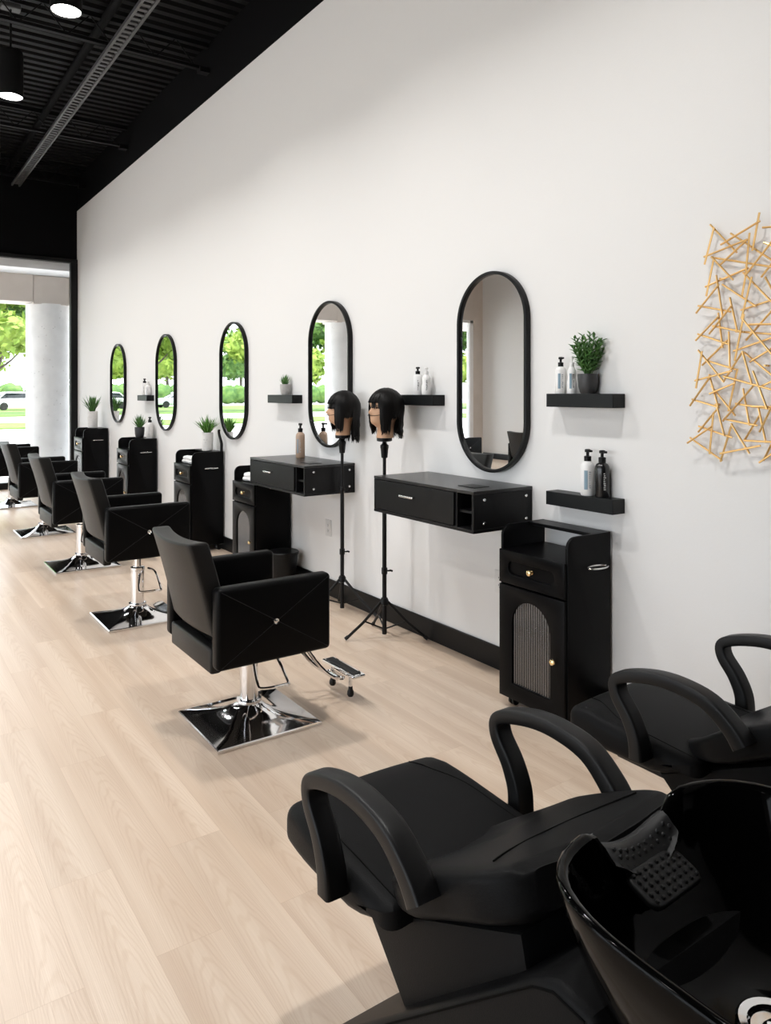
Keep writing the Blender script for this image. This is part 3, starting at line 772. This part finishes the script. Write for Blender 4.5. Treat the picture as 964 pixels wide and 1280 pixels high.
# ------------------------------------------------------------------ mannequin heads on tripod stands
def tripod(x, y, ztop, feet, lab):
    r = thing('tripod_stand', lab, 'stand', (x, y, 0), 0, 'black tripod stands by the wall')
    q = B(); q.cyl((0, 0, .035), (0, 0, .84), .0135, n=14); q.cyl((0, 0, .82), (0, 0, ztop-.05), .0105, n=14); q.lathe([(.0145, .03), (.0145, .06)], 14); q.make('pole', PLASTIC, r)
    for z in (.413, .834):
        q = B(); q.lathe([(.016, z-.02), (.0185, z-.016), (.0185, z+.016), (.016, z+.02)], 16); c = q.make('clamp', PLASTIC, r)
        q = B(); q.cyl((.015, -.008, z), (.038, -.02, z), .005); q.cyl((.036, -.03, z), (.036, -.008, z), .006); q.make('clamp_knob', PLASTIC, c)
    q = B(); q.lathe([(.014, .205), (.026, .21), (.026, .235), (.018, .25), (.014, .25)], 16); q.make('hub', PLASTIC, r)
    for fx, fy in feet:
        d = Vector((fx, fy, 0)); u = d.normalized()
        q = B(); q.tube([u*.022+Vector((0, 0, .225)), d*.55+Vector((0, 0, .225*.45+.004)), d+Vector((0, 0, .012))], .0085, 8); l_ = q.make('leg', PLASTIC, r)
        q = B(); q.tube([d*.94+Vector((0, 0, .025)), d*1.02+Vector((0, 0, .011))], .011, 8); q.make('rubber_foot', RUBBER, l_)
        q = B(); q.tube([u*.013+Vector((0, 0, .065)), d*.52+Vector((0, 0, .112))], .005, 6); q.make('strut', PLASTIC, r)
    q = B(); q.lathe([(.011, ztop-.125), (.019, ztop-.12), (.024, ztop-.065), (.026, ztop-.06), (.026, ztop-.045), (.016, ztop-.038), (.012, ztop-.025), (.04, ztop-.022), (.047, ztop-.018), (.047, ztop), (0, ztop)], 24); q.make('head_clamp', PLASTIC, r)
    return r
def mannequin(x, y, z, face, lab, back_long, side_long, seed):
    random.seed(seed)
    r = thing('mannequin_head', lab, 'mannequin head', (x, y, z+.0005), face, 'black-haired mannequin heads')
    K = [(0, .046, -.052, .053), (.03, .040, -.055, .050), (.06, .040, -.058, .050), (.078, .066, -.062, .052), (.088, .084, -.064, .054), (.100, .090, -.068, .056), (.112, .089, -.074, .060), (.120, .090, -.078, .062), (.130, .090, -.082, .065),
         (.142, .091, -.086, .068), (.155, .091, -.089, .070), (.170, .088, -.092, .072), (.185, .085, -.095, .073), (.200, .091, -.097, .074), (.220, .090, -.097, .074), (.245, .080, -.090, .068), (.265, .060, -.075, .055), (.278, .035, -.050, .036), (.285, .008, -.02, .012)]
    n = 40; rings = []
    for zz, xf, xb, hw in K:
        ring = []
        for k in range(n):
            a = 2*PI*k/n; ca, sa = cos(a), sin(a); aa = a if a < PI else a-2*PI
            X = xf*abs(ca)**.9 if ca >= 0 else -(-xb)*abs(ca)**.9
            Yv = hw*math.copysign(abs(sa)**.85, sa)
            g = math.exp(-(aa/.13)**2)
            nose = .024*math.exp(-((zz-.152)/.012)**2)+.014*math.exp(-((zz-.172)/.014)**2)
            lip = .006*math.exp(-((zz-.127)/.006)**2)+.006*math.exp(-((zz-.113)/.006)**2)
            X += g*nose+math.exp(-(aa/.3)**2)*lip
            for e in (-.42, .42): X -= .010*math.exp(-((aa-e)/.16)**2)*math.exp(-((zz-.182)/.012)**2)
            ring.append(Vector((X, Yv, zz)))
        rings.append(ring)
    q = B(); q.ring_loft(rings); q.make('head', SKIN, r, ang=80)
    for s in (-1, 1):
        q = B(); q.lathe([(0, -.006), (.004, -.004), (.0065, 0), (.004, .004), (0, .006)], 12, (.0745, s*.031, .182)); q.make('eye', BLKB, r)
        q = B(); q.tube([(.074, s*.046, .196), (.083, s*.034, .2005), (.090, s*.016, .198)], [.0008, .0015, .0010], 6); q.make('eyebrow', HAIR, r)
        q = B(); q.lathe([(0, -.026), (.008, -.022), (.013, -.005), (.014, .010), (.008, .024), (0, .027)], 12, (-.012, s*.070, .168), Matrix.Diagonal((1, .45, 1, 1))); q.make('ear', SKIN, r)
    # hair: under cap and hanging locks
    q = B(); rings = []
    A, Bw, cz, cc = .106, .090, .185, .106
    for k in range(12):
        t = k/11*PI*.53; zz = cz+cc*cos(t); s_ = sin(t)
        rings.append([Vector((-.012+A*s_*cos(2*PI*j/36) if True else 0, Bw*s_*sin(2*PI*j/36), zz+(.05*max(0, cos(2*PI*j/36))**2 if k > 8 else 0)*(k-8)/3)) for j in range(36)])
    q.ring_loft(rings, cap=True)
    def zend(deg):
        d = abs(deg)
        if d < 36: return .214-.02*abs(sin(d*.9))
        if d < 46: return .185
        if d < 74: return side_long
        if d < 116: return .12
        return back_long
    for i in range(620):
        deg = random.uniform(-180, 180); a = math.radians(deg)
        ze = zend(deg)+(random.uniform(-.03, .025) if abs(deg) > 116 else random.uniform(-.012, .02)); off = random.choice((random.uniform(.001, .007), random.uniform(.004, .012)))
        pts = []; tw = math.radians(random.uniform(-6, 6))
        for k in range(7):
            t = .10+(PI/2-.10)*k/6
            pts.append(Vector((-.012+(A+off)*sin(t)*cos(a+tw*k/6), (Bw+off)*sin(t)*sin(a+tw*k/6), cz+(cc+off)*cos(t))))
        pts = [p for p in pts if p.z > ze]
        last = pts[-1]
        if ze < cz:
            for k in range(1, 6):
                t = k/5; zz = cz+(ze-cz)*t
                f = 1-.16*t*t if abs(deg) < 122 else 1-.22*t+.14*t*t
                pts.append(Vector((-.012+(last.x+.012)*f, last.y*f, zz))+Vector((random.uniform(-1, 1), random.uniform(-1, 1), 0))*.006*t)
        m = len(pts); w0 = random.uniform(.006, .011)
        rad = [max(.0009, w0*(.45+.55*min(1, k/2))*(1 if k < m-3 else (m-1-k)/3+.08)) for k in range(m)]
        rg = []
        for k, p in enumerate(pts):
            d = (pts[min(k+1, m-1)]-pts[max(k-1, 0)])
            out = Vector((p.x+.012, p.y, (p.z-cz)*.9)).normalized(); sd = d.cross(out).normalized()
            rg.append([p+sd*rad[k], p+out*.0022, p-sd*rad[k], p-out*.0022])
        q.ring_loft(rg)
    q.make('hair', HAIR, r, ang=70)
    q = B(); q.tube(spline([(.112, .0, .139), (.102, .022, .136), (.088, .048, .137), (.05, .068, .145), (-.01, .078, .155)], 5), .0017, 6); q.tube(spline([(.112, .0, .139), (.102, -.022, .136), (.088, -.048, .137), (.05, -.068, .145), (-.01, -.078, .155)], 5), .0017, 6)
    q.make('strap', PLASTIC, r)
    random.seed(seed+1)
tripod(-.225, 3.764, 1.222, [(-.213, .10), (.19, -.175), (.08, .245)], 'black tripod stand under the right mannequin head, nearer to the cabinet')
mannequin(-.225, 3.764, 1.222, math.atan2(.03, -1), 'right mannequin head with black bob wig, three-quarter face, on the nearer stand', .02, .03, 11)
tripod(-.15, 4.38, 1.207, [(.118, -.25), (-.27, .025), (.115, .23)], 'black tripod stand under the left mannequin head, behind the nearest chair')
mannequin(-.15, 4.38, 1.207, math.atan2(.30, -.95), 'left mannequin head with black wig longer at the back, near profile', -.025, .03, 23)

# ------------------------------------------------------------------ gold stick wall art
ST = [(175,112,297,240),(193,125,149,295),(400,57,368,232),(403,95,222,205),(268,152,453,272),(146,260,345,180),(355,150,338,335),(345,180,222,295),(180,262,453,305),(192,265,157,440),(180,258,280,365),(453,195,335,345),(453,295,408,353),(350,310,152,397),(203,343,232,530),(215,385,110,517),(340,330,320,442),(325,330,453,462),(230,385,385,485),(365,350,318,542),(315,503,453,458),(120,483,270,510),(265,445,300,605),(270,485,170,612),(212,515,232,675),(215,530,108,642),(185,575,330,603),(330,520,287,735),(118,612,265,660),(260,600,265,768),(453,510,338,640),(320,540,453,700),(290,600,453,612),(282,690,453,630),(120,685,238,832),(138,690,110,860),(255,640,138,755),(165,735,295,775),(325,690,235,830),(322,690,365,840),(330,695,453,797),(355,740,453,680),(105,825,275,780),(235,805,453,865),(300,770,258,965),(170,795,212,945),(180,800,82,940),(172,885,290,835),(180,850,290,985),(92,910,210,945),(380,840,232,1010),(370,780,435,955),(325,860,355,1030),(290,930,453,955),(215,945,120,1060),(207,945,240,1078),(238,1000,390,1030),(122,1033,275,1085),(190,970,172,1160),(180,1035,70,1110),(83,1085,230,1190),(275,1020,222,1195),(270,1020,355,1158),(220,1158,405,1122),(400,985,330,1100),(395,945,430,1110),(330,1098,453,1105),(453,950,400,1060),(453,1120,418,1190),(410,850,453,830)]
TH = math.atan(650/940); S_, C_ = sin(TH), cos(TH)
def on_wall(px, py, x=0.0):
    t = (px-482)/940; u = (490-py)/940
    dx, dy, dz = S_+t*C_, C_-t*S_, u
    k = (x+2.82)/dx
    return Vector((x, dy*k, 1.5+dz*k))
random.seed(5)
art = thing('wall_art', 'wall sculpture of crossed thin gold rods at the right edge', 'wall art', (0, 1.45, 1.72))
AO = Vector((0, 1.45, 1.72))
segs = []
for i, (a, b_, c, d) in enumerate(ST):
    x = -.022-.009*(i % 4)
    p, q_ = on_wall(840+a/3.653, 250+b_/3.653, x), on_wall(840+c/3.653, 250+d/3.653, x)
    if c >= 450:  # carries on past the picture edge
        q_ = p+(q_-p)*1.25
    if a >= 450: p = q_+(p-q_)*1.25
    segs.append((p, q_))
for i in range(30):
    c = Vector((-.022-.009*(i % 4), 1.44-.085*(i % 3)+random.uniform(-.03, .03), 1.29+.088*(i//3)+random.uniform(-.03, .03))); a = random.uniform(0, PI)
    v = Vector((0, cos(a), sin(a)))*random.uniform(.085, .125); segs.append((c-v, c+v))
for p, q_ in segs:
    B().cyl(p-AO, q_-AO, .0040, n=7).make('stick', GOLD, art)
q = B()
for yy, zz in ((1.72, 1.45), (1.70, 1.95), (1.52, 1.6), (1.3, 1.4), (1.3, 1.95)): q.cyl((0, yy-1.45, zz-1.72), (-.03, yy-1.45, zz-1.72), .004, n=8)
q.make('mounting_pin', GOLD, art)

# ------------------------------------------------------------------ backwash units
def smooth_ring(hw, yf, yr, z, ef=3.6, er=2.3, n=72, notch=0.0):
    """egg plan ring: squarish toward the front (+y), rounder at the rear"""
    yc = .5*(yf+yr)+.03*(yf-yr); out = []
    for k in range(n):
        a = 2*PI*k/n; ca, sa = cos(a), sin(a); e = ef if sa > 0 else er
        d = (abs(ca)**e+abs(sa)**e)**(-1/e)
        X = hw*ca*d; Y = yc+(yf-yc if sa > 0 else yc-yr)*sa*d
        zz = z
        if notch and sa > 0: zz -= notch*math.exp(-(X/.085)**4)*min(1, max(0, (Y-yc)/(yf-yc)-.55)/.35)
        out.append(Vector((X, Y, zz)))
    return out
def wash_unit(x, lab, clean=True):
    r = thing('backwash_unit', lab, 'wash chair', (x, 0, 0), 0, 'black salon backwash units')
    # seat
    def seat_fn(a, b_, c):
        t = (b_+.235)/.47                      # 0 rear .. 1 front
        z = c+.022*t + (.012*(1-(a/.24)**2) if c > 0 else 0)
        if c > 0: z -= .016*max(0, t-.86)/.14
        if c < 0: z += .036*(1-t)+.05*max(0, .3-t)/.3
        wd = 1-.07*max(0, (t-.6)/.4)**2
        return (a*wd, b_, z)
    q = B(); q.box((0, 1.41, .440), (.48, .47, .105), .030, 5, cuts={0: 10, 1: 12}, fn=seat_fn)
    seat = q.make('seat', LEATHER3, r, ang=60)
    def seat_top(x_, y_):
        a_, b_ = x_, y_-1.41; t = (b_+.235)/.47
        return .440+.0525+.022*t+.012*(1-(a_/.24)**2)-.016*max(0, t-.86)/.14
    for s in (-1, 1):
        q = B(); q.tube([(x_, y_, seat_top(x_, y_)) for x_, y_ in [(p.x, p.y) for p in spline([(s*.135, 1.618, 0), (s*.15, 1.56, 0), (s*.19, 1.46, 0), (s*.195, 1.33, 0), (s*.198, 1.20, 0)], 5)]], .0016, 6)
        q.make('seam', SEAM, seat)
    # back: slab following a curved profile up to the neck of the bowl
    path = spline([(0, 1.285, .478), (0, 1.16, .540), (0, 1.03, .612), (0, .93, .662), (0, .845, .700)], 6)
    rings = []
    m = len(path)
    for i, p in enumerate(path):
        t = i/(m-1); d = (path[min(i+1, m-1)]-path[max(i-1, 0)]).normalized(); nrm = Vector((1, 0, 0)).cross(d)
        if nrm.z < 0: nrm = -nrm
        hw = .243*max(.12, (1-(1-min(1, t/.42))**2.4)**.5)-.06*max(0, (t-.72)/.28)**2
        th = .088*(.30+.70*min(1, t/.36))*(1 if t < .94 else .72)
        ring = []
        for k in range(64):
            a = 2*PI*k/64; ca, sa = cos(a), sin(a)
            u = math.copysign(abs(ca)**.32, ca)*hw; v = math.copysign(abs(sa)**.42, sa)*th/2
            if v > 0: v += .020*(u/hw)**2-.010
            ring.append(p+Vector((u, 0, 0))+nrm*v)
        rings.append(ring)
    q = B(); q.ring_loft(rings); back = q.make('backrest', LEATHER3, r, ang=60)
    q = B()
    def back_top(u, f):
        i = min(int(f*(m-1)), m-2); g = f*(m-1)-i; p = path[i].lerp(path[i+1], g); d = (path[i+1]-path[i]).normalized(); nrm = Vector((1, 0, 0)).cross(d)
        if nrm.z < 0: nrm = -nrm
        return p+Vector((u, 0, 0))+nrm*(.044-.0092+.020*(u/.242)**2)
    q.tube([back_top(-.19+.38*k/20, .60+.20*((-.19+.38*k/20)/.2)**2) for k in range(21)], .0016, 6)
    q.make('seam', SEAM, back)
    # armrests: bent loops
    for s in (-1, 1):
        P = spline([(s*.268, 1.335, .468), (s*.270, 1.340, .520), (s*.270, 1.365, .575), (s*.270, 1.405, .628), (s*.270, 1.408, .668), (s*.270, 1.365, .692), (s*.270, 1.28, .712), (s*.270, 1.20, .714), (s*.270, 1.12, .698), (s*.268, 1.06, .655), (s*.266, 1.03, .618)], 6)
        n_ = len(P); wx = [.050+.006*(abs(i/(n_-1)-.5)*2)**3 for i in range(n_)]
        th = [.046-.012*sin(PI*i/(n_-1)) for i in range(n_)]
        q = B(); q.sweep(P, wx, th); q.make('armrest', ARMP, r, ang=50)
    # pedestal and rear body
    YZ = Matrix(((0, 0, 1, 0), (1, 0, 0, 0), (0, 1, 0, 0), (0, 0, 0, 1)))
    q = B(); q.flat([[(1.335, .40), (.88, .62), (.80, .3), (1.12, .20)]], .37, .012, YZ); q.make('pedestal', LEATHER3, r)
    q = B(); q.flat([[(1.46, .0), (1.49, .03), (1.44, .085), (.80, .625), (.755, .645), (.69, .640), (.60, .52), (.30, .50), (.26, .46), (.26, 0)]], .48, .016, YZ, 3); body = q.make('base_body', LEATHER3, r)
    for s in (-1, 1):
        q = B(); q.tube([(s*.2405, 1.43, .082), (s*.2405, .80, .612), (s*.2405, .758, .630), (s*.2405, .70, .626)], .002, 6); q.make('seam', SEAM, body)
    q = B(); q.box((0, 1.36, .385), (.30, .30, .03), .004, 1); q.make('seat_bracket', PLASTIC, r)
    # bowl
    outer = [(.10, .50, .34, .47, 2.2), (.16, .60, .27, .50, 2.4), (.215, .70, .22, .57, 2.8), (.255, .765, .19, .66, 3.2), (.276, .800, .172, .745, 3.5), (.284, .812, .165, .790, 3.6)]
    rings = [smooth_ring(hw, yf, yr, z, e, 2.3) for hw, yf, yr, z, e in outer[:-2]]
    rings.append(smooth_ring(.276, .800, .172, .745, 3.5, 2.3, notch=.030))
    rings.append(smooth_ring(.284, .812, .165, .790, 3.6, 2.3, notch=.068))
    rings.append(smooth_ring(.283, .811, .166, .798, 3.6, 2.3, notch=.070))
    rings.append(smooth_ring(.278, .806, .171, .802, 3.6, 2.3, notch=.071))
    rings.append(smooth_ring(.271, .799, .178, .800, 3.6, 2.3, notch=.071))
    rings.append(smooth_ring(.267, .795, .182, .792, 3.6, 2.3, notch=.068))
    rings.append(smooth_ring(.262, .785, .190, .750, 3.4, 2.3, notch=.036))
    for hw, yf, yr, z, e in ((.250, .765, .21, .70, 3.2), (.222, .735, .24, .655, 2.9), (.18, .695, .29, .622, 2.6), (.11, .655, .42, .606, 2.3), (.05, .635, .53, .602, 2)):
        rings.append(smooth_ring(hw, yf, yr, z, e, 2.2))
    q = B(); q.ring_loft(rings); bowl = q.make('wash_bowl', GLOSS, r, ang=70)
    q = B(); q.lathe([(.052, .001), (.053, .006), (.049, .0085), (.038, .007), (.033, .001), (.031, -.004), (0, -.004)], 32, (-.008, .556, .603)); dr_ = q.make('drain_ring', CHROME, bowl)
    q = B(); q.lathe([(0, .012), (.012, .010), (.018, .003), (.018, 0)], 20, (-.008, .556, .601)); q.make('drain_plug', CHROME, dr_)
    # neck rest: rubber saddle hung over the notch
    rings = []
    for k in range(13):
        u = -.082+.164*k/12; dz = .036*(abs(u)/.092)**2.2; s_ = .45-.2*(abs(u)/.092)**3
        P = [(.826, -.035*s_), (.827, .0), (.820, .012), (.806, .018), (.790, .012), (.775, -.010*s_), (.762, -.040*s_), (.758, -.058*s_), (.770, -.060*s_), (.785, -.03*s_), (.797, -.004), (.812, -.004), (.817, -.03*s_)]
        rings.append([Vector((u, .797+(y_-.797)*(1-.35*(abs(u)/.082)**4), .732+dz+(z_ if z_ > -.02 else z_*s_)*(1-.4*(abs(u)/.082)**4))) for y_, z_ in P])
    q = B(); q.ring_loft(rings); nr = q.make('neck_rest', RUBBER, bowl, ang=60)
    q = B()
    for i in range(9):
        for j in range(4):
            u = -.064+.016*i+(.008 if j % 2 else 0); dz = .036*(abs(u)/.092)**2.2
            y_, z_ = ((.791, .011), (.784, .003), (.777, -.008), (.770, -.018))[j]
            q.lathe([(0, .0035), (.003, .0025), (.004, 0)], 7, (u, y_-.001, .732+dz+z_+.001), rotm('X', .9))
    q.make('nubs', RUBBER, nr)
    # nubbed rubber mat low on the front slope
    M_ = Matrix.Translation((.002, .744, .714)) @ rotm('Z', .05) @ rotm('X', .38)
    ol = []
    for sx, sy, a0 in ((1, 1, 0), (-1, 1, 90), (-1, -1, 180), (1, -1, 270)):
        for k in range(6):
            a = math.radians(a0+90*k/5); ol.append((sx*.050+.018*cos(a), sy*.015+.018*sin(a)))
    q = B(); q.flat([ol], .012, .004, M_, 2); mt = q.make('nub_mat', RUBBER, bowl)
    q = B()
    for i in range(8):
        for j in range(5):
            t_ = M_ @ Matrix.Translation((-.056+.016*i, -.023+.0115*j, .006))
            q.lathe([(0, .005), (.003, .004), (.0042, 0)], 7, (0, 0, 0), t_)
    q.make('nubs', RUBBER, mt)
    return r
wash_unit(-1.76, 'near black backwash unit with glossy bowl, neck rest and drain in view')
wash_unit(-.755, 'far black backwash unit against the white wall, mostly behind the near bowl')

# ------------------------------------------------------------------ daylight, camera, view
w = bpy.data.worlds.new('World'); bpy.context.scene.world = w; w.use_nodes = True
bg = w.node_tree.nodes['Background']; bg.inputs[0].default_value = (.86, .93, 1.0, 1); bg.inputs[1].default_value = 4.6
sd = bpy.data.lights.new('sun', 'SUN'); sd.energy = 7.0; sd.angle = .01; sd.color = (1, .95, .86)
so = bpy.data.objects.new('sun', sd); C.objects.link(so)
so.rotation_euler = Vector((-.6, .12, -.79)).to_track_quat('-Z', 'Y').to_euler()

cd = bpy.data.cameras.new('camera'); cam = bpy.data.objects.new('camera', cd); C.objects.link(cam)
cam.location = (-2.82, 0, 1.5)
cam.rotation_euler = (PI/2, 0, -TH)
cd.sensor_fit = 'VERTICAL'; cd.sensor_height = 36; cd.lens = 940/1280*36
cd.shift_x = 0.0; cd.shift_y = -(640-490)/1280
cd.clip_start = .02; cd.clip_end = 500
sc = bpy.context.scene; sc.camera = cam
sc.view_settings.view_transform = 'Standard'; sc.view_settings.look = 'None'
sc.view_settings.gamma = 1; sc.view_settings.use_curve_mapping = False
sc.view_settings.exposure = 0.0
sc.cycles.use_denoising = True
sc.cycles.max_bounces = 10; sc.cycles.diffuse_bounces = 6; sc.cycles.glossy_bounces = 5; sc.cycles.transparent_max_bounces = 8
sc.cycles.sample_clamp_indirect = 8
